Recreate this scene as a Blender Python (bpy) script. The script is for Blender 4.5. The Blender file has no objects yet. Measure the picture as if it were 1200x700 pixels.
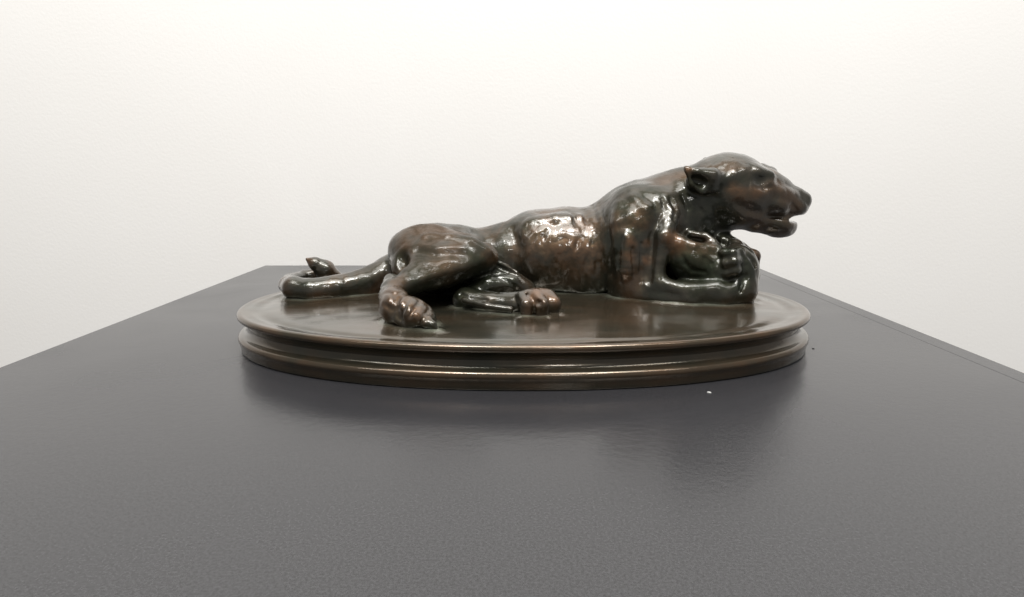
import bpy, math, random
import numpy as np

# ------------------------------------------------------------------ camera
scene = bpy.context.scene
F_PX = 760.0                      # focal length in pixels of a 1200 px wide frame
PITCH = math.atan(150.0 / F_PX)   # looking slightly down
CAM = np.array((-0.0058, -0.3459, 0.0900))
cam_data = bpy.data.cameras.new("camera")
cam_data.sensor_width = 36.0
cam_data.lens = 36.0 * F_PX / 1200.0
cam_data.clip_start = 0.01
cam_data.clip_end = 50.0
cam = bpy.data.objects.new("camera", cam_data)
scene.collection.objects.link(cam)
cam.location = CAM
cam.rotation_euler = (math.pi / 2 - PITCH, 0, 0)
scene.camera = cam

# ------------------------------------------------------------------ light
world = bpy.data.worlds.new("World")
scene.world = world
world.use_nodes = True
bg = world.node_tree.nodes["Background"]
bg.inputs[0].default_value = (1.0, 0.99, 0.97, 1)
bg.inputs[1].default_value = 0.27


def lamp(name, loc, target, size, size_y, watts, col=(1, .983, .957)):
    d = bpy.data.lights.new(name, 'AREA')
    d.shape = 'RECTANGLE'
    d.size, d.size_y, d.energy, d.color = size, size_y, watts, col
    o = bpy.data.objects.new(name, d)
    scene.collection.objects.link(o)
    o.location = loc
    v = np.array(target, float) - np.array(loc, float)
    from mathutils import Vector
    o.rotation_euler = Vector(v).to_track_quat('-Z', 'Y').to_euler()
    return o


lamp("ceiling_light_panel", (0.0, -0.45, 1.75), (0, 0.08, 0), 1.5, 0.8, 28)
lamp("track_spot_lamp", (0.22, -1.15, 0.92), (0.05, 0.0, 0.05), 0.06, 0.05, 1.8)
lamp("added_wall_fill", (0.0, -0.70, 1.50), (0.0, 0.36, 0.05), 2.4, 0.08, 16)  # unseen fill light, added to brighten the wall and spare the bronze front
lamp("spot_lamp", (-0.30, -0.62, 1.45), (0, 0.05, 0.05), 0.12, 0.08, 6.0)
lamp("spot_lamp", (0.42, -0.58, 1.45), (0, 0.1, 0.05), 0.12, 0.08, 5.0)

vs = scene.view_settings
vs.view_transform = 'Standard'
vs.look = 'None'
vs.exposure = 0.0
vs.gamma = 1.0
vs.use_curve_mapping = False
scene.cycles.use_denoising = True


# ------------------------------------------------------------------ helpers
def link(name, mesh, mat=None, parent=None, smooth=False):
    o = bpy.data.objects.new(name, mesh)
    scene.collection.objects.link(o)
    if mat:
        mesh.materials.append(mat)
    if parent:
        o.parent = parent
    if smooth:
        mesh.polygons.foreach_set("use_smooth", [True] * len(mesh.polygons))
    return o


def tag(o, label=None, category=None, kind=None, group=None):
    for k, v in (("label", label), ("category", category), ("kind", kind), ("group", group)):
        if v:
            o[k] = v
    return o


def new_mat(name):
    m = bpy.data.materials.new(name)
    m.use_nodes = True
    nt = m.node_tree
    b = nt.nodes["Principled BSDF"]
    return m, nt, b


def N(nt, t, **kw):
    n = nt.nodes.new(t)
    for k, v in kw.items():
        if k in n.inputs:
            n.inputs[k].default_value = v
        else:
            setattr(n, k, v)
    return n


def ramp(nt, fac, stops):
    r = nt.nodes.new("ShaderNodeValToRGB")
    els = r.color_ramp.elements
    while len(els) < len(stops):
        els.new(0.5)
    for e, (p, c) in zip(els, stops):
        e.position = p
        e.color = (*c, 1) if len(c) == 3 else c
    nt.links.new(fac, r.inputs[0])
    return r.outputs[0]


def mix(nt, fac, a, b, mode='MIX'):
    m = nt.nodes.new("ShaderNodeMix")
    m.data_type = 'RGBA'
    m.blend_type = mode
    for sock, v in ((m.inputs[0], fac), (m.inputs[6], a), (m.inputs[7], b)):
        if hasattr(v, "is_linked"):
            nt.links.new(v, sock)
        elif isinstance(v, (int, float)):
            sock.default_value = v
        else:
            sock.default_value = (*v, 1)
    return m.outputs[2]


def math_n(nt, op, a, b=0.0):
    m = nt.nodes.new("ShaderNodeMath")
    m.operation = op
    for sock, v in zip(m.inputs, (a, b)):
        if hasattr(v, "is_linked"):
            nt.links.new(v, sock)
        else:
            sock.default_value = v
    return m.outputs[0]


def noise(nt, co, scale, detail=4, rough=0.55, dist=0.0):
    n = N(nt, "ShaderNodeTexNoise")
    n.inputs["Scale"].default_value = scale
    n.inputs["Detail"].default_value = detail
    n.inputs["Roughness"].default_value = rough
    n.inputs["Distortion"].default_value = dist
    nt.links.new(co, n.inputs["Vector"])
    return n.outputs["Fac"]


def bump(nt, height, strength, dist, normal=None):
    b = N(nt, "ShaderNodeBump")
    b.inputs["Strength"].default_value = strength
    b.inputs["Distance"].default_value = dist
    nt.links.new(height, b.inputs["Height"])
    if normal is not None:
        nt.links.new(normal, b.inputs["Normal"])
    return b.outputs[0]


# ------------------------------------------------------------------ materials
def mat_wall():
    m, nt, b = new_mat("white_wall_paint")
    co = N(nt, "ShaderNodeTexCoord").outputs["Object"]
    n1 = noise(nt, co, 6, 3)
    c = ramp(nt, n1, [(0.3, (0.860, 0.843, 0.818)), (0.7, (0.875, 0.860, 0.838))])
    nt.links.new(c, b.inputs["Base Color"])
    b.inputs["Roughness"].default_value = 0.7
    n2 = noise(nt, co, 330, 4, 0.6)
    nt.links.new(bump(nt, n2, 0.16, 0.0010), b.inputs["Normal"])
    return m


def mat_plinth():
    m, nt, b = new_mat("charcoal_plinth_lacquer")
    co = N(nt, "ShaderNodeTexCoord").outputs["Object"]
    n1 = noise(nt, co, 12, 2, 0.45, 0.5)
    n2 = noise(nt, co, 1300, 2, 0.7)
    c1 = ramp(nt, n1, [(0.3, (0.0195, 0.0195, 0.0225)), (0.7, (0.0240, 0.0240, 0.0275))])
    c = mix(nt, 0.6, c1, ramp(nt, n2, [(0.34, (0.010, 0.010, 0.011)), (0.66, (0.051, 0.051, 0.055))]))
    nt.links.new(c, b.inputs["Base Color"])
    r = ramp(nt, n1, [(0.3, (0.20,) * 3), (0.7, (0.28,) * 3)])
    nt.links.new(r, b.inputs["Roughness"])
    b.inputs["Specular IOR Level"].default_value = 0.6
    n3 = noise(nt, co, 300, 4, 0.65)
    nt.links.new(bump(nt, n3, 0.20, 0.0004), b.inputs["Normal"])
    return m


def mat_bronze(name, base_plate=False):
    m, nt, b = new_mat(name)
    co = N(nt, "ShaderNodeTexCoord").outputs["Object"]
    mp = N(nt, "ShaderNodeMapping")
    mp.inputs["Scale"].default_value = (0.35, 1.6, 1.0)
    nt.links.new(co, mp.inputs["Vector"])
    streak = noise(nt, mp.outputs[0], 70, 6, 0.65, 0.3)
    big = noise(nt, co, 26, 4, 0.5, 0.8)
    mid = noise(nt, co, 130, 5, 0.65, 0.4)
    fine = noise(nt, co, 700, 4, 0.65)
    if base_plate:
        c = ramp(nt, big, [(0.32, (0.040, 0.042, 0.030)), (0.5, (0.070, 0.059, 0.040)), (0.68, (0.095, 0.062, 0.036))])
        c = mix(nt, 0.35, c, ramp(nt, streak, [(0.35, (0.032, 0.034, 0.025)), (0.65, (0.100, 0.075, 0.050))]))
    else:
        c = ramp(nt, big, [(0.36, (0.021, 0.025, 0.015)), (0.50, (0.048, 0.043, 0.033)), (0.62, (0.085, 0.050, 0.028))])
        c = mix(nt, 0.28, c, ramp(nt, mid, [(0.34, (0.015, 0.018, 0.011)), (0.68, (0.075, 0.055, 0.037))]))

    def attr(nm):
        a_ = N(nt, "ShaderNodeAttribute")
        a_.attribute_name = nm
        return a_.outputs["Fac"]
    rub = math_n(nt, 'MULTIPLY', attr("rubbed"), ramp(nt, mid, [(0.34, (0.35,) * 3), (0.58, (1,) * 3)]))
    if not base_plate:                      # high edges handled bright, pale bloom caught in the creases
        geo = N(nt, "ShaderNodeNewGeometry").outputs["Pointiness"]
        hi = ramp(nt, geo, [(0.52, (0,) * 3), (0.60, (0.55,) * 3)])
        rub = math_n(nt, 'MAXIMUM', rub, math_n(nt, 'MULTIPLY', hi, mid))
        lo = ramp(nt, geo, [(0.40, (0.55,) * 3), (0.48, (0,) * 3)])
        c = mix(nt, lo, c, (0.085, 0.095, 0.065))
    c = mix(nt, rub, c, (0.140, 0.069, 0.032))
    c = mix(nt, math_n(nt, 'MULTIPLY', attr("dark_patina_shade"), 0.85), c, (0.014, 0.018, 0.010))  # near-black green: patina tone that also carries painted shade
    res = math_n(nt, 'MULTIPLY', attr("residue"), ramp(nt, mid, [(0.3, (0.4,) * 3), (0.6, (1.0,) * 3)]))
    c = mix(nt, res, c, (0.20, 0.21, 0.165))
    nt.links.new(c, b.inputs["Base Color"])
    b.inputs["Metallic"].default_value = 0.7 if not base_plate else 0.65
    worn = math_n(nt, 'MULTIPLY', attr("matte"), ramp(nt, mid, [(0.35, (1.0,) * 3), (0.70, (0.45,) * 3)]))
    rough = ramp(nt, mid, [(0.3, (0.36,) * 3), (0.7, (0.52,) * 3)]) if not base_plate else \
        ramp(nt, streak, [(0.3, (0.17,) * 3), (0.7, (0.27,) * 3)])
    rough = math_n(nt, 'ADD', rough, math_n(nt, 'MULTIPLY', res, 0.3))
    nt.links.new(math_n(nt, 'ADD', rough, math_n(nt, 'MULTIPLY', worn, 0.26)), b.inputs["Roughness"])
    cw = 1.0 if not base_plate else 0.6
    nt.links.new(math_n(nt, 'MULTIPLY', math_n(nt, 'SUBTRACT', 1.0, worn), cw), b.inputs["Coat Weight"])
    b.inputs["Specular IOR Level"].default_value = 0.15
    b.inputs["Coat IOR"].default_value = 1.55
    b.inputs["Coat Roughness"].default_value = 0.10 if not base_plate else 0.14
    nrm = bump(nt, mid if not base_plate else streak, 0.22 if not base_plate else 0.08, 0.0010)
    nrm = bump(nt, fine, 0.16 if not base_plate else 0.08, 0.0004, nrm)
    nt.links.new(nrm, b.inputs["Normal"])
    nt.links.new(nrm, b.inputs["Coat Normal"])
    return m


M_WALL, M_PLINTH = mat_wall(), mat_plinth()
M_BRONZE, M_BASE = mat_bronze("patinated_bronze"), mat_bronze("patinated_bronze_base", True)


# ------------------------------------------------------------------ setting: wall behind
def box_mesh(name, x0, x1, y0, y1, z0, z1, bevel=0.0):
    import bmesh
    bm = bmesh.new()
    vv = [bm.verts.new((x, y, z)) for x in (x0, x1) for y in (y0, y1) for z in (z0, z1)]
    for f in ((0, 1, 3, 2), (4, 6, 7, 5), (0, 4, 5, 1), (2, 3, 7, 6), (0, 2, 6, 4), (1, 5, 7, 3)):
        bm.faces.new([vv[i] for i in f])
    bmesh.ops.recalc_face_normals(bm, faces=bm.faces)
    if bevel:
        bmesh.ops.bevel(bm, geom=list(bm.edges), offset=bevel, segments=3, affect='EDGES', profile=0.5)
    me = bpy.data.meshes.new(name)
    bm.to_mesh(me)
    bm.free()
    return me


tag(link("wall", box_mesh("wall", -2.0, 2.0, 0.36, 0.46, -1.05, 1.9), M_WALL), kind="structure")

# ------------------------------------------------------------------ display plinth
PX0, PX1, PY0, PY1 = -0.2445, 0.2270, -0.31, 0.2755
plinth = bpy.data.objects.new("display_plinth", None)
scene.collection.objects.link(plinth)
plinth.location = (0, 0, -1.0)
tag(plinth, "charcoal grey box plinth with satin top under the bronze", "plinth")
EDGE = 0.0115                                   # the right side board's upper edge shows as a thin border strip
link("top_panel", box_mesh("top_panel", PX0, PX1 - EDGE, PY0, PY1, 0.978, 1.0, 0.0006), M_PLINTH, plinth)
for nm, a in (("side_panel", (PX0, PX0 + EDGE, PY0, PY1, 0.0, 0.9778)), ("side_panel", (PX1 - EDGE + .0002, PX1, PY0, PY1, 0.0, 0.9998)),
              ("back_panel", (PX0 + EDGE, PX1 - EDGE, PY1 - EDGE, PY1, 0.0, 0.9778)),
              ("front_panel", (PX0 + EDGE, PX1 - EDGE, PY0, PY0 + EDGE, 0.0, 0.9778))):
    link(nm, box_mesh(nm, *a, 0.0006), M_PLINTH, plinth)

# ------------------------------------------------------------------ the bronze
BASE_T = 0.0198
bronze = bpy.data.objects.new("bronze_sculpture", None)
scene.collection.objects.link(bronze)
tag(bronze, "dark patinated bronze of a reclining big cat on an oval moulded base", "sculpture")

rng = np.random.default_rng(7)


def vnoise(p, cell, seed):
    """smooth value noise in [-1, 1] at points p (n, 3)"""
    r = np.random.default_rng(seed)
    tab = r.uniform(-1, 1, 4096).astype(np.float32)
    q = p / cell + 100.0
    i = np.floor(q).astype(np.int64)
    f = (q - i).astype(np.float32)
    f = f * f * (3 - 2 * f)
    out = np.zeros(len(p), np.float32)
    for dx in (0, 1):
        for dy in (0, 1):
            for dz in (0, 1):
                h = ((i[:, 0] + dx) * 73856093 ^ (i[:, 1] + dy) * 19349663 ^ (i[:, 2] + dz) * 83492791) & 4095
                w = (f[:, 0] if dx else 1 - f[:, 0]) * (f[:, 1] if dy else 1 - f[:, 1]) * (f[:, 2] if dz else 1 - f[:, 2])
                out += w * tab[h]
    return out


# oval base: one superellipse section swept over a moulding profile
A, B, NEXP = 0.150, 0.0902, 2.16


def oval_ring(off, n=360):
    t = np.linspace(0, 2 * np.pi, n, endpoint=False)
    c, s = np.cos(t), np.sin(t)
    x = np.sign(c) * np.abs(c) ** (2 / NEXP) * (A + off)
    y = np.sign(s) * np.abs(s) ** (2 / NEXP) * (B + off)
    return x, y


def sweep(name, profile, mat, parent, close_top=None, n=360, rub=()):
    """profile: list of (offset from the oval outline, z); outside, bottom to top"""
    V, Fc = [], []
    for k, (off, z) in enumerate(profile):
        x, y = oval_ring(off, n)
        q = np.stack([x, y, np.full(n, z)], 1)
        q *= 1 + (0.0011 * vnoise(q, 0.028, 41) + 0.0007 * vnoise(q, 0.009, 42))[:, None] * [1, 1, 0]
        V.append(q)
    m = len(profile)
    for k in range(m - 1):
        a = k * n + np.arange(n)
        bq = k * n + (np.arange(n) + 1) % n
        Fc.append(np.stack([a, bq, bq + n, a + n], 1))
    V = np.concatenate(V)
    faces = np.concatenate(Fc).tolist()
    if close_top is not None:                  # fill the top by rings shrinking to the centre line
        last = (m - 1) * n
        prev = V[last:last + n]
        for s in np.linspace(0.985, 0.02, 110):
            ring = prev * [s, s, 1]
            ring = ring.copy()
            ring[:, 2] = close_top(ring[:, 0], ring[:, 1])
            off0 = len(V)
            V = np.concatenate([V, ring])
            a = (off0 - n) + np.arange(n)
            bq = (off0 - n) + (np.arange(n) + 1) % n
            faces += np.stack([a, bq, bq + n, a + n], 1).tolist()
        faces.append(list(range(len(V) - n, len(V))))
    me = bpy.data.meshes.new(name)
    me.from_pydata(V.tolist(), [], faces)
    r0 = np.zeros(len(V), np.float32)
    for k, w in enumerate(rub):
        r0[k * n:(k + 1) * n] = w
    r0 = np.clip(r0 * (0.75 + 0.6 * vnoise(V, 0.02, 21)), 0, 1).astype(np.float32)
    at_ = me.attributes.new("rubbed", 'FLOAT', 'POINT')
    at_.data.foreach_set("value", r0)
    return link(name, me, mat, parent, True)


def arc(cx, cz, r, a0, a1, n=10, rz=None):
    return [(cx + r * math.cos(math.radians(a)), cz + (rz or r) * math.sin(math.radians(a))) for a in np.linspace(a0, a1, n)]


def base_top_z(x, y):
    p = np.stack([x, y, np.zeros_like(x)], 1)
    rr = ((np.abs(x) / A) ** NEXP + (np.abs(y) / B) ** NEXP) ** (1 / NEXP)
    # shallow dished margin inside the rim, a low swell under the animal
    z = BASE_T - 0.0007 * np.exp(-((rr - 0.925) / 0.022) ** 2) + 0.0009 * np.clip((0.9 - rr) / 0.35, 0, 1)
    z = z + 0.00030 * vnoise(p, 0.030, 3) + 0.00012 * vnoise(p, 0.009, 4)
    return z


T = BASE_T
lower = [(-.010, 0.0), (-.0018, 0.0)] + arc(-.0018, .0010, .0009, -80, -10, 4) + [(-.0008, .0028), (-.0004, .0044)] \
    + arc(-.0021, .0062, .0023, -25, 78, 10) + [(-.0026, .00855), (-.0034, .0091), (-.0041, .0099), (-.0046, .0110), (-.0048, .0122)]
upper = [(-.0049, .0120), (-.0047, .0132), (-.0041, .0144), (-.0033, .0153), (-.0025, .0160), (-.0018, .0164)] \
    + arc(-.0018, .01805, .0018, -50, 85, 14) + [(-.0027, T + .0000), (-.0038, T - .0002)]
b_low = sweep("lower_moulding", lower, M_BASE, bronze, rub=[0] * 6 + [.2] * 3 + [.35] * 6 + [.1] * 3)
b_up = sweep("top_plate", upper, M_BASE, bronze, base_top_z, rub=[0] * 5 + [.2] + [.40] * 14 + [.3, .15])

# ------------------------------------------------------------------ the animal: a sculpted distance field
CP, SP = math.cos(PITCH), math.sin(PITCH)


def at(px, py, Y):
    """point of the model at depth Y whose survey position on the photo plane is (px, py)"""
    u, v = (px - 600) / F_PX, (350 - py) / F_PX
    dy, dz = CP + v * SP, -SP + v * CP
    s = (Y - CAM[1]) / dy
    return np.array((CAM[0] + u * s, Y, CAM[2] + dz * s)), s / F_PX     # point, metres per pixel


H = 0.0006
LO = np.array((-0.146, -0.080, BASE_T - 0.004))
HI = np.array((0.178, 0.086, 0.112))
NX, NY, NZ = [int(v) for v in np.ceil((HI - LO) / H)]
gx = (LO[0] + H * np.arange(NX)).astype(np.float32)
gy = (LO[1] + H * np.arange(NY)).astype(np.float32)
gz = (LO[2] + H * np.arange(NZ)).astype(np.float32)
FIELD = np.full((NX, NY, NZ), 0.02, np.float32)


def window(lo, hi):
    i0 = np.clip(np.floor((lo - LO) / H).astype(int), 0, (NX - 1, NY - 1, NZ - 1))
    i1 = np.clip(np.ceil((hi - LO) / H).astype(int) + 1, 1, (NX, NY, NZ))
    sl = tuple(slice(a, b) for a, b in zip(i0, i1))
    return sl, gx[sl[0]][:, None, None], gy[sl[1]][None, :, None], gz[sl[2]][None, None, :]


def combine(sl, d, k, op):
    f = FIELD[sl]
    if op == '+':
        h = np.maximum(k - np.abs(f - d), 0) / k
        FIELD[sl] = np.minimum(f, d) - h * h * k * 0.25
    else:
        h = np.maximum(k - np.abs(f + d), 0) / k
        FIELD[sl] = np.maximum(f, -d) + h * h * k * 0.25


def ell(px, py, Y, rx, ry, dep, rot=0, yaw=0, k=4.0, op='+', tip=0):
    """ellipsoid: centre, half sizes (px, px, mm), rotation in the picture plane, yaw, tilt; k blend in mm"""
    c, s = at(px, py, Y)
    r = np.array((rx * s, dep * 1e-3, ry * s))
    a, w, q = math.radians(rot), math.radians(yaw), math.radians(tip)
    Rr = np.array(((math.cos(a), 0, -math.sin(a)), (0, 1, 0), (math.sin(a), 0, math.cos(a))))
    Ry = np.array(((math.cos(w), -math.sin(w), 0), (math.sin(w), math.cos(w), 0), (0, 0, 1)))
    Rt = np.array(((1, 0, 0), (0, math.cos(q), -math.sin(q)), (0, math.sin(q), math.cos(q))))
    R = Ry @ Rr @ Rt
    k *= 1e-3
    ext = np.sqrt(((R * r) ** 2).sum(1)) + k + 0.003
    sl, x, y, z = window(c - ext, c + ext)
    x, y, z = x - c[0], y - c[1], z - c[2]
    k0 = k1 = 0
    for j in range(3):
        q_ = (R[0, j] * x + R[1, j] * y + R[2, j] * z).astype(np.float32)
        k0 = k0 + (q_ / r[j]) ** 2
        k1 = k1 + (q_ / r[j] ** 2) ** 2
    k0, k1 = np.sqrt(k0), np.sqrt(k1) + 1e-6
    combine(sl, (k0 * (k0 - 1) / k1).astype(np.float32), k, op)


def tube(pts, k=4.0, op='+'):
    """chain of tapered capsules through (px, py, Y, radius px)"""
    P = []
    for px, py, Y, r in pts:
        c, s = at(px, py, Y)
        P.append((c, r * s))
    k *= 1e-3
    lo = np.min([c - r for c, r in P], 0) - k - 0.003
    hi = np.max([c + r for c, r in P], 0) + k + 0.003
    sl, x, y, z = window(lo, hi)
    d = None
    for (a, ra), (b, rb) in zip(P[:-1], P[1:]):
        ba = b - a
        t = np.clip(((x - a[0]) * ba[0] + (y - a[1]) * ba[1] + (z - a[2]) * ba[2]) / (ba @ ba), 0, 1).astype(np.float32)
        dd = np.sqrt((x - a[0] - t * ba[0]) ** 2 + (y - a[1] - t * ba[1]) ** 2 + (z - a[2] - t * ba[2]) ** 2) - (ra + (rb - ra) * t)
        if d is None:
            d = dd
        else:                                  # soft joint inside the chain
            kk = 0.0015
            h = np.maximum(kk - np.abs(d - dd), 0) / kk
            d = np.minimum(d, dd) - h * h * kk * 0.25
    combine(sl, d.astype(np.float32), k, op)


def skin_depth(px, py):
    """depth Y of the first surface met along the line through (px, py)"""
    for Y in np.arange(LO[1] + .001, HI[1] - .002, .0003):
        p, _ = at(px, py, Y)
        i = np.round((p - LO) / H).astype(int)
        if (i >= 0).all() and (i < (NX, NY, NZ)).all() and FIELD[tuple(i)] < 0:
            return float(Y)
    return None


def chisel(pts, r, k, op='-', sink=0.0):
    """a modelling stroke that follows the skin: cut (-) or raised (+)"""
    q = [(x, y, skin_depth(x, y)) for x, y in pts]
    q = [(x, y, Y + sink * 1e-3, r if 0 < n < len(pts) - 1 else r * .5) for n, (x, y, Y) in enumerate(q) if Y is not None]
    if len(q) > 1:
        tube(q, k=k, op=op)


#@SCULPT_BEGIN
# --- trunk
tube([(552, 308, .042, 38), (600, 306, .043, 47), (632, 300, .043, 54), (664, 299, .043, 56), (700, 299, .043, 56)], k=8)
ell(650, 300, .034, 52, 44, 19, rot=8, k=8)                      # rib cage side
ell(690, 318, .028, 34, 34, 15, k=6)
# --- tail
tube([(474, 310, .036, 19), (455, 319, .031, 18.5), (427, 332, .021, 17), (396, 338, .013, 15), (365, 340, .008, 14), (345, 338, .010, 13.5),
      (337, 334, .020, 10), (340, 329, .034, 8), (355, 324, .048, 7), (380, 321, .052, 8)], k=3)
tube([(460, 330, .030, 18), (430, 342, .021, 14), (396, 348, .013, 10)], k=3)
tube([(395, 324, .046, 6), (381, 317, .043, 12), (369, 309, .041, 7.5), (360, 304, .040, 2)], k=2)
# --- hindquarters
ell(512, 304, .036, 50, 43, 30, k=6)
ell(482, 303, .026, 21, 28, 18, rot=10, k=5)
ell(545, 300, .030, 24, 34, 20, rot=10, k=8)
# --- shoulders, chest and neck
tube([(722, 295, .043, 61), (752, 276, .042, 63), (778, 262, .040, 55)], k=4)
tube([(775, 261, .040, 53), (806, 243, .036, 46), (838, 229, .033, 42)], k=8)
tube([(790, 280, .034, 34), (826, 262, .034, 22)], k=8)          # brisket
# --- head
ell(854, 220, .032, 41, 40, 20.5, rot=-6, k=7)
tube([(872, 222, .032, 33), (898, 228, .031, 25), (923, 236, .031, 15), (936, 237, .031, 10.5)], k=5)
tube([(899, 212, .031, 13), (915, 220, .031, 12), (929, 230, .031, 10), (939, 235.5, .031, 8)], k=3)    # bridge of the nose
tube([(852, 246, .026, 18), (885, 255, .026, 17), (912, 263, .0285, 14), (920, 265, .030, 12.5)], k=6)
ell(909, 262, .031, 20, 12, 12, rot=-12, k=5)
ell(868, 240, .019, 26, 20, 7, rot=-15, k=6)                     # jaw muscle
ell(884, 225, .019, 18, 11, 5.5, rot=-14, k=5)                   # cheek bone
ell(909, 240, .0210, 15, 9.5, 5.2, rot=-14, k=5)               # whisker pad
ell(910, 239, .0395, 16, 9, 5.0, rot=-14, k=6)
ell(925, 243, .031, 14.5, 9.5, 9.5, rot=-10, k=4)
ell(934, 242, .031, 11.5, 8.5, 8, rot=-38, k=3)
ell(913, 232, .031, 27, 13, 11.0, rot=-24, k=4)                     # upper lip front
tube([(934, 232, .031, 9), (941, 234, .031, 7)], k=5)        # nose
ell(932, 256, .031, 15, 2.9, 40, rot=5, k=1.2, op='-')           # parted lips
ell(917, 255, .0160, 17, 2.2, 5.0, rot=-2, k=2.0, op='-')
tube([(872, 206, .0195, 6), (886, 203, .0185, 6), (902, 206, .0200, 5)], k=5)   # brow
tube([(878, 204, .045, 6), (891, 200, .043, 7.5), (903, 203, .040, 7)], k=7)
ell(896, 213, .0122, 11, 4.5, 3.8, rot=-20, k=4.0, op='-')         # eye hollow
ell(897, 213, .0192, 7, 3.2, 2.2, rot=-18, k=2.5)                  # eye
tube([(899, 220, .0185, 6), (912, 226, .0205, 6), (928, 231, .0245, 5)], k=3.5)
ell(940, 239, .0262, 3.5, 2, 1.6, k=1.6, op='-')                   # nostril
# near ear: laid-back cup with its opening to the viewer
ell(824, 212, .0135, 20, 15, 6.5, rot=-8, k=3.0)
tube([(834, 206, .0105, 8), (816, 203, .009, 6), (804, 197.5, .009, 3)], k=2)
ell(819, 213, .0055, 14, 7.5, 5.0, rot=-14, k=1.6, op='-')
tube([(805, 201, .0080, 2.6), (810, 216, .0080, 2.6), (822, 225, .0090, 3), (836, 222, .0110, 3.5)], k=1.6)
tube([(838, 203, .0125, 5), (845, 213, .0135, 4.5), (842, 224, .0140, 4)], k=3)
tube([(834, 194, .050, 9), (827, 189, .052, 5)], k=4)            # far ear
# --- near foreleg
ell(746, 262, .0220, 34, 42, 13, rot=12, k=10)
ell(770, 250, .0190, 24, 24, 10, k=9)
tube([(742, 266, .0150, 28), (738, 305, .0110, 25), (738, 334, .0120, 24)], k=6)
tube([(785, 252, .0110, 11), (778, 278, .0030, 11), (770, 318, .0010, 8.5), (765, 338, .0020, 11)], k=2.4)
tube([(757, 278, .0070, 7), (757, 318, .0040, 8)], k=2.0)
tube([(736, 280, .0030, 8), (733, 318, .0010, 8)], k=5.0)
tube([(738, 338, .0100, 22), (775, 344, .0020, 18), (805, 347, -.0040, 17), (845, 346, -.0060, 18), (868, 340, -.0030, 19)], k=5)
ell(826, 320, .0130, 46, 24, 9, rot=-6, k=3)
ell(817, 309, .0035, 35, 25, 10.5, rot=-14, k=3)
ell(836, 318, .0010, 22, 18, 9, rot=0, k=4)
tube([(768, 330, -.0010, 6), (785, 335, -.0050, 5), (812, 339, -.0080, 4), (838, 336, -.0090, 5)], k=5)
tube([(750, 262, -.0030, 3), (747, 300, -.0045, 3.2), (749, 336, -.0050, 3)], k=4, op='-')
tube([(709, 240, .0180, 3), (712, 285, .0080, 4), (716, 345, .0040, 4)], k=3, op='-')
tube([(764, 262, .0030, 2.4), (764, 295, -.0015, 2.6), (761, 330, -.0030, 2.4)], k=2.5, op='-')
# --- far foreleg reaching over, with its paw curling down
tube([(812, 268, .034, 16), (845, 284, .024, 13), (864, 297, .014, 15)], k=4)
ell(865, 318, .0035, 24, 32, 12.5, rot=6, k=4)
tube([(866, 296, -.0050, 6), (858, 297, -.0085, 5.5), (849, 297, -.0060, 5.5), (845, 301, -.0010, 5)], k=2.0)
tube([(868, 306, -.0070, 6), (860, 307, -.0105, 5.5), (851, 309, -.0080, 5.5), (846, 312, -.0020, 5)], k=2.0)
tube([(868, 317, -.0070, 6), (861, 318, -.0105, 5.5), (852, 321, -.0080, 5.5), (847, 323, -.0020, 5)], k=2.0)
tube([(860, 292, .0050, 6.5), (874, 300, .0020, 7.5), (877, 322, -.0010, 8), (871, 346, -.0010, 7)], k=1.4)
tube([(870, 292, .0130, 6), (883, 302, .0120, 6.5), (884, 322, .0100, 6.5), (879, 346, .0080, 6)], k=1.4)
for kx, ky, kY, kr in ((847, 281, .016, 6), (862, 286, .010, 7), (884, 299, .010, 6.5)):
    ell(kx, ky, kY, kr, kr * .85, 3.5, rot=-30, k=3)
tube([(870, 294, -.0085, 1.3), (873, 304, -.0085, 1.6), (873, 324, -.0095, 1.8), (866, 342, -.0110, 1.6)], k=2.2, op='-')
tube([(877, 296, -.0065, 1.2), (883, 308, -.0055, 1.5), (883, 326, -.0050, 1.6), (878, 344, -.0060, 1.4)], k=2.0, op='-')
# --- what the forelegs clasp
ell(818, 297, .0120, 38, 19, 10, rot=-12, k=2.5)
ell(838, 312, .0090, 20, 18, 8, rot=-10, k=3)
ell(792, 288, .0050, 14, 15, 7, rot=-30, k=3)
tube([(791, 283, .0035, 8), (812, 290, .0000, 7), (838, 293, .0010, 8)], k=2.5)
tube([(808, 274, .010, 5), (826, 278, .006, 5.5), (836, 284, .003, 5)], k=2)
ell(815, 281, .0045, 11, 3.5, 5, rot=-8, k=1.5, op='-')
# --- near hind leg: thigh, shank, foot
ell(498, 300, .0120, 42, 36, 19, rot=0, k=6)
ell(516, 297, .0080, 58, 30, 17, rot=-9, k=5)
ell(505, 309, -.0060, 46, 26, 13, rot=10, k=8)
ell(552, 296, .0000, 30, 18, 10, rot=-24, k=6)
ell(522, 309, -.0080, 44, 17, 11, rot=16, k=7)
tube([(566, 302, -.0050, 13), (520, 315, -.0130, 18), (484, 329, -.0230, 15), (464, 339, -.0330, 11)], k=10)
ell(471, 305, -.0150, 6, 11, 5.5, rot=8, k=5, op='-')
tube([(458, 329, -.0240, 8), (458, 340, -.0330, 12), (460, 352, -.0430, 15), (468, 362, -.0510, 16)], k=3)
tube([(451, 346, -.0400, 8), (456, 362, -.0500, 9), (461, 374, -.0540, 9)], k=2)
ell(463, 358, -.0480, 17, 20, 11, rot=-15, k=3)
ell(487, 367, -.0560, 27, 17, 11, rot=-33, k=1.2)
ell(482, 376, -.0560, 24, 10, 9, rot=-14, k=3)
tube([(472, 360, -.0610, 6.5), (486, 371, -.0650, 7), (499, 379, -.0660, 6)], k=1.6)
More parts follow.
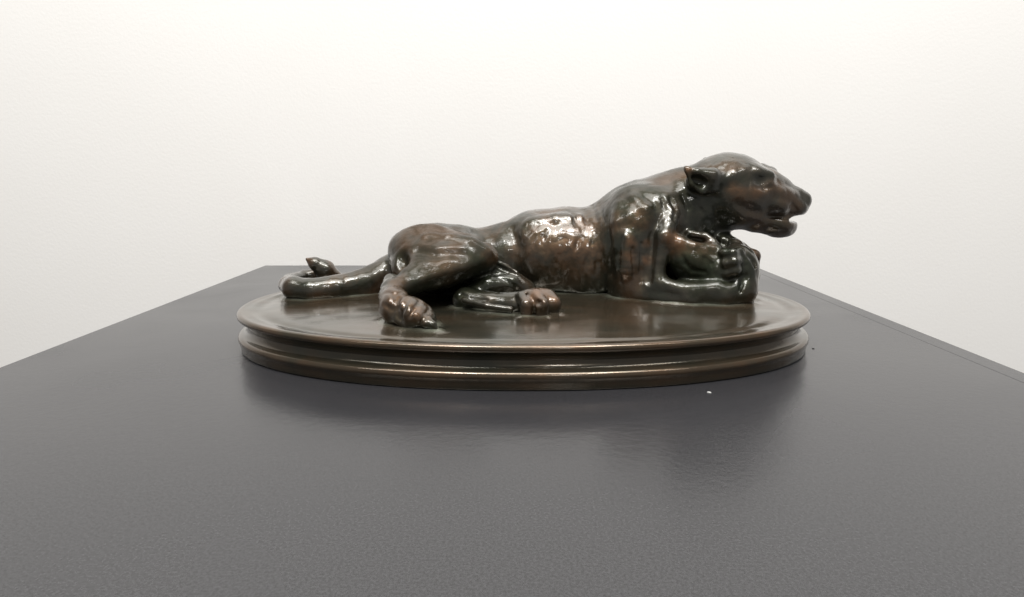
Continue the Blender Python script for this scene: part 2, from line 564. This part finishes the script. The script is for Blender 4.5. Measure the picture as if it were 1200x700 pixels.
tube([(500, 375, -.0640, 7), (507, 381, -.0660, 4.5), (512, 387, -.0670, 1.8)], k=1.2)
tube([(466, 348, -.056, 1.8), (465, 360, -.0615, 2.4), (468, 380, -.0650, 2.6)], k=3.0, op='-')
# --- far hind leg lying underneath, foot forward
tube([(546, 352, -.0160, 16), (575, 357, -.0220, 15), (604, 357, -.0260, 14), (622, 355, -.0290, 16)], k=3)
tube([(544, 352, -.0260, 4), (570, 359, -.0330, 4), (598, 363, -.0360, 4)], k=3)
tube([(552, 346, -.0080, 12), (572, 335, -.0060, 12), (598, 332, -.0020, 11), (618, 342, .0040, 12)], k=3)
tube([(560, 322, .0020, 14), (590, 320, .0060, 11), (614, 336, .0080, 10)], k=3)
tube([(586, 309, .0020, 3.5), (604, 320, .0020, 3.5), (614, 334, .0030, 3.5)], k=1.5)
tube([(580, 318, .0000, 3), (598, 326, .0000, 3), (606, 333, .0010, 3)], k=1.5)
ell(631, 356, -.0290, 25, 18, 10, k=3)
tube([(611, 348, -.0320, 6), (617, 358, -.0385, 7), (617, 369, -.0390, 7)], k=1.6)
tube([(628, 345, -.0330, 6), (636, 357, -.0405, 7.5), (635, 370, -.0400, 7.5)], k=1.6)
tube([(642, 347, -.0280, 7), (649, 356, -.0340, 8), (648, 369, -.0340, 7)], k=1.6)
ell(628, 355, -.0430, 7, 4, 3.5, rot=-10, k=1.5, op='-')

# --- modelling strokes: ridges first, then cuts
for st, r, sk in (([(498, 277), (525, 279), (552, 284), (572, 295)], 4, 1.2), ([(846, 211), (858, 206), (870, 201)], 6, 2.6),
                  ([(748, 349), (778, 353), (812, 354)], 4, 1.0), ([(742, 232), (756, 246), (760, 268)], 5, 1.6),
                  ([(620, 262), (650, 258), (680, 256)], 6, 2.2), ([(486, 330), (510, 322), (540, 314), (564, 306)], 3.5, 1.0),
                  ([(725, 240), (722, 262), (724, 290)], 5, 1.8)):
    chisel(st, r, 4.0, '+', sk)
for st in ([(694, 240), (696, 248), (699, 258)], [(701, 237), (704, 248), (708, 262)], [(684, 245), (686, 252), (689, 262)], [(672, 250), (675, 264)],
           [(655, 300), (651, 309), (648, 318)], [(690, 298), (687, 310), (684, 322)], [(702, 296), (701, 308), (699, 320)], [(668, 320), (662, 338)],
           [(640, 270), (637, 277), (634, 286)], [(626, 276), (620, 292)], [(678, 280), (674, 294)], [(697, 272), (694, 286)], [(706, 322), (702, 338)], [(686, 326), (682, 340)],
           [(584, 313), (600, 319), (612, 329)], [(578, 323), (594, 329), (605, 337)], [(590, 340), (606, 341), (618, 346)],
           [(728, 278), (725, 300), (727, 330)], [(742, 292), (743, 306), (744, 322)], [(752, 286), (752, 330)],
           [(786, 232), (792, 245), (790, 258)], [(800, 230), (806, 244), (804, 258)], [(815, 238), (824, 250)], [(776, 232), (780, 248)],
           [(886, 219), (896, 221), (905, 219)], [(929, 240), (934, 246)],
           [(452, 342), (462, 345), (474, 342)], [(540, 345), (552, 350), (570, 352)], [(604, 350), (607, 362), (606, 372)],
           [(800, 301), (803, 309), (812, 317), (826, 319)], [(826, 302), (834, 309), (835, 320)],
           [(493, 352), (486, 362), (479, 374)], [(504, 361), (498, 371), (491, 381)], [(449, 356), (457, 362), (466, 361)], [(478, 351), (472, 361), (470, 374)]):
    soft = st[0][0] < 710 and st[0][0] > 619 or 885 < st[0][0] < 935
    chisel(st, 1.2 if soft else 1.5, 2.2 if soft else 1.8, '-', -0.75 if soft else -0.2)
for st, r in (([(488, 293), (512, 297), (544, 296)], 4), ([(556, 270), (566, 280), (581, 292)], 2.5), ([(600, 268), (606, 290), (600, 312)], 5), ([(866, 240), (878, 247), (892, 250)], 2.5)):
    chisel(st, r, 5.0, '-', -1.2)

RUB = [  # places where the patina is worn back to brown metal (px, py, Y, radius px, strength)
    (790, 284, .000, 14, 1.0), (820, 290, -.002, 16, .6), (738, 284, .001, 8, .7), (735, 302, -.001, 9, .85), (733, 322, -.001, 8, .7), (759, 284, .001, 5.5, .8), (757, 305, -.001, 6, .9),
    (750, 255, .004, 18, .45), (722, 262, .008, 14, .35), (668, 303, .013, 36, .7), (640, 290, .014, 40, .35), (690, 265, .016, 20, .4),
    (862, 226, .010, 12, .7), (888, 224, .012, 8, .5), (488, 362, -.066, 20, .6), (462, 345, -.045, 12, .4),
    (632, 344, -.036, 16, .8), (652, 350, -.038, 9, .9), (577, 300, -.01, 12, .6), (520, 315, -.02, 26, .3),
    (500, 272, .0, 30, .2), (806, 200, .008, 6, .8), (360, 306, .04, 8, .6)]
GREEN_SHADE = [(400, 348, .000, 26, .9), (450, 330, .005, 16, 1.0), (860, 335, -.01, 34, .9), (805, 315, .0, 24, 1.0), (840, 250, .012, 30, .8),  # dark green patina, with shade painted into hollows and undersides
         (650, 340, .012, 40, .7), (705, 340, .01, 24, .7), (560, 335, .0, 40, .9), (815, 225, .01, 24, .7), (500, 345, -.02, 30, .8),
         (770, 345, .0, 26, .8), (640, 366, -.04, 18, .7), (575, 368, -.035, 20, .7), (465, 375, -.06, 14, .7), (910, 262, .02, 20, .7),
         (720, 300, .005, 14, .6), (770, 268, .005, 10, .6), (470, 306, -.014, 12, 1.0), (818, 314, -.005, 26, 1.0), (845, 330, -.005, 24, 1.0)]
FUR = [(655, 285, .012, 60, 1.0), (704, 305, .010, 46, 1.9), (700, 255, .02, 24, 1.1), (745, 320, .0, 36, 1.1), (785, 245, .008, 22, 1.4), (600, 320, .0, 20, .8),
       (800, 340, -.01, 40, .5), (860, 310, .0, 30, .5)]
MATTE = [(505, 280, .0, 52, .95), (545, 285, -.005, 40, .9), (500, 305, -.020, 46, 1.0), (540, 298, -.012, 38, 1.0), (795, 208, .012, 22, .9), (770, 215, .015, 24, .6), (752, 226, .012, 22, .65), (815, 312, -.005, 34, .9), (590, 270, .03, 34, .7), (730, 235, .02, 40, .7), (740, 260, .008, 22, .5),
         (460, 350, -.045, 20, .7), (800, 205, .02, 30, .6), (430, 312, .015, 22, .6), (470, 290, .02, 24, .8), (862, 330, -.008, 20, .3)]
#@SCULPT_END


def surface_nets():
    F = FIELD
    F[:, :, 0] = np.maximum(F[:, :, 0], 0.0005)
    ins = F < 0
    cell = np.zeros((NX - 1, NY - 1, NZ - 1), np.uint8)
    for dx in (0, 1):
        for dy in (0, 1):
            for dz in (0, 1):
                cell += ins[dx:NX - 1 + dx, dy:NY - 1 + dy, dz:NZ - 1 + dz]
    act = np.argwhere((cell > 0) & (cell < 8))
    idx = np.full(cell.shape, -1, np.int32)
    idx[act[:, 0], act[:, 1], act[:, 2]] = np.arange(len(act))
    acc = np.zeros((len(act), 3), np.float64)
    cnt = np.zeros(len(act))
    corners = [(a, b, c) for a in (0, 1) for b in (0, 1) for c in (0, 1)]
    val = {c: F[act[:, 0] + c[0], act[:, 1] + c[1], act[:, 2] + c[2]] for c in corners}
    for c in corners:
        for ax in range(3):
            if c[ax] == 0:
                e = list(c)
                e[ax] = 1
                va, vb = val[c], val[tuple(e)]
                m = (va < 0) != (vb < 0)
                t = np.where(m, va / np.where(m, va - vb, 1), 0)
                p = np.tile(np.array(c, float), (len(act), 1))
                p[:, ax] += t
                acc[m] += p[m]
                cnt[m] += 1
    V = LO + (act + acc / cnt[:, None]) * H
    quads = []
    for ax in range(3):
        s0 = [slice(1, -1)] * 3
        s0[ax] = slice(0, -1)
        s1 = list(s0)
        s1[ax] = slice(1, None)
        a, b = ins[tuple(s0)], ins[tuple(s1)]
        for flip in (False, True):
            m = np.argwhere((b & ~a) if flip else (a & ~b))
            off = np.ones(3, int)
            off[ax] = 0
            m = m + off
            o1, o2 = [i for i in range(3) if i != ax]
            def g(d1, d2):
                q = m.copy()
                q[:, o1] -= d1
                q[:, o2] -= d2
                ok = np.minimum(q, np.array(cell.shape) - 1)
                return idx[ok[:, 0], ok[:, 1], ok[:, 2]]
            qd = np.stack([g(0, 0), g(1, 0), g(1, 1), g(0, 1)], 1)
            if (ax == 1) == flip:
                pass
            else:
                qd = qd[:, ::-1]
            quads.append(qd)
    Q = np.concatenate(quads)
    Q = Q[(Q >= 0).all(1)]
    return V, Q


def relax(V, Q, it):
    E = np.concatenate([Q[:, [0, 1]], Q[:, [1, 2]], Q[:, [2, 3]], Q[:, [3, 0]]])
    n = len(V)
    deg = np.bincount(E.ravel(), minlength=n).astype(float)
    for _ in range(it):
        S = np.zeros_like(V)
        for j in range(3):
            S[:, j] = np.bincount(E[:, 0], V[E[:, 1], j], n) + np.bincount(E[:, 1], V[E[:, 0], j], n)
        V = V + 0.5 * (S / deg[:, None] - V)
    return V


def normals(V, Q):
    nf = np.cross(V[Q[:, 2]] - V[Q[:, 0]], V[Q[:, 3]] - V[Q[:, 1]])
    out = np.zeros_like(V)
    for j in range(3):
        for c in range(4):
            out[:, j] += np.bincount(Q[:, c], nf[:, j], len(V))
    return out / (np.linalg.norm(out, axis=1)[:, None] + 1e-12)


def blobs(V, L):
    m = np.zeros(len(V))
    rag = vnoise(V, 0.007, 31) + 0.6 * vnoise(V, 0.003, 32)
    for px, py, Y, r, s in L:
        c, sc = at(px, py, Y)
        d = np.linalg.norm((V - c) * [1, .6, 1], axis=1) / (r * sc)
        m = np.maximum(m, s * np.clip(1.35 + 0.35 * rag - d, 0, 1))
    return m


# pale residue and a low fillet of bronze where the animal meets the plate
_iz = int(round((BASE_T + 0.0012 - LO[2]) / H))
_sl = FIELD[:, :, _iz]
_nv = len(b_up.data.vertices)
_co = np.empty(_nv * 3, np.float32)
b_up.data.vertices.foreach_get("co", _co)
_co = _co.reshape(-1, 3).astype(np.float64)
_ix = np.clip(((_co[:, 0] - LO[0]) / H).round().astype(int), 0, NX - 1)
_iy = np.clip(((_co[:, 1] - LO[1]) / H).round().astype(int), 0, NY - 1)
_d = np.clip(_sl[_ix, _iy], 0, 0.02)
_top = _co[:, 2] > BASE_T - 0.0012
_dust = np.where(_top, np.exp(-(_d / 0.0022) ** 2) * np.clip(0.65 + 0.7 * vnoise(_co, 0.010, 51), 0, 1), 0)
_co[:, 2] += np.where(_top, 0.0010 * np.exp(-(_d / 0.0026) ** 2) * (1 + 0.5 * vnoise(_co, 0.006, 52)), 0)
b_up.data.vertices.foreach_set("co", _co.astype(np.float32).ravel())
_a = b_up.data.attributes.new("residue", 'FLOAT', 'POINT')
_a.data.foreach_set("value", _dust.astype(np.float32))
b_up.data.update()

V, Q = surface_nets()
FIELD = None
V = relax(V, Q, 2)
nr = normals(V, Q)
print("figure", len(V), len(Q), "normal check", float((nr[:, 2] * (V[:, 2] > V[:, 2].mean())).mean()))
fur = blobs(V, FUR)
p_st = V * [1, 1, 0.42] + V[:, [2]] * [0.25, 0, 0]
disp = 0.00034 * vnoise(V, 0.012, 11) + 0.00013 * vnoise(V, 0.0048, 12)
disp -= 0.00024 * (1 - np.abs(vnoise(V, 0.013, 17))) ** 3 + 0.00012 * (1 - np.abs(vnoise(V, 0.006, 18))) ** 4 - 0.0001
disp += fur * (0.00015 * vnoise(p_st, 0.0032, 13) + 0.00010 * vnoise(p_st, 0.0017, 14))
V = V + nr * disp[:, None]
me = bpy.data.meshes.new("cat_figure")
me.vertices.add(len(V))
me.vertices.foreach_set("co", V.astype(np.float32).ravel())
me.loops.add(len(Q) * 4)
me.loops.foreach_set("vertex_index", Q.astype(np.int32).ravel())
me.polygons.add(len(Q))
me.polygons.foreach_set("loop_start", np.arange(0, len(Q) * 4, 4, dtype=np.int32))
me.update(calc_edges=True)
me.validate()
for nm, L in (("rubbed", RUB), ("dark_patina_shade", GREEN_SHADE), ("matte", MATTE)):
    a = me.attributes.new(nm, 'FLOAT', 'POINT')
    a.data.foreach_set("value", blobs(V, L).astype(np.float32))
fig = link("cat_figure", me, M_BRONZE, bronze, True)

# ------------------------------------------------------------------ crumbs lying on the plinth
def crumb(name, px, py, r, col, label):
    u, v = (px - 600) / F_PX, (350 - py) / F_PX
    k = -CAM[2] / (-SP + v * CP)
    loc = (CAM[0] + u * k, CAM[1] + (CP + v * SP) * k, r * 0.35)
    import bmesh
    bm = bmesh.new()
    bmesh.ops.create_icosphere(bm, subdivisions=2, radius=r)
    rr = random.Random(int(px))
    for w in bm.verts:
        w.co *= 1 + rr.uniform(-.3, .3)
        w.co.x *= 1.7
        w.co.z *= 0.6
    me_ = bpy.data.meshes.new(name)
    bm.to_mesh(me_)
    bm.free()
    mt, nt, b = new_mat(name)
    n_ = noise(nt, N(nt, "ShaderNodeTexCoord").outputs["Object"], 2500, 2)
    nt.links.new(ramp(nt, n_, [(0.3, tuple(c * .7 for c in col)), (0.7, col)]), b.inputs["Base Color"])
    b.inputs["Roughness"].default_value = 0.8
    q = link(name, me_, mt)
    q.location = loc
    q.rotation_euler = (0, 0, -0.4)
    tag(q, label, "crumb")


crumb("white_crumb", 831, 460.5, 0.0005, (0.6, 0.6, 0.58), "tiny white crumb on the plinth in front of the bronze base")
crumb("black_crumb", 953, 409, 0.0004, (0.015, 0.015, 0.015), "tiny black crumb on the plinth right of the bronze base")
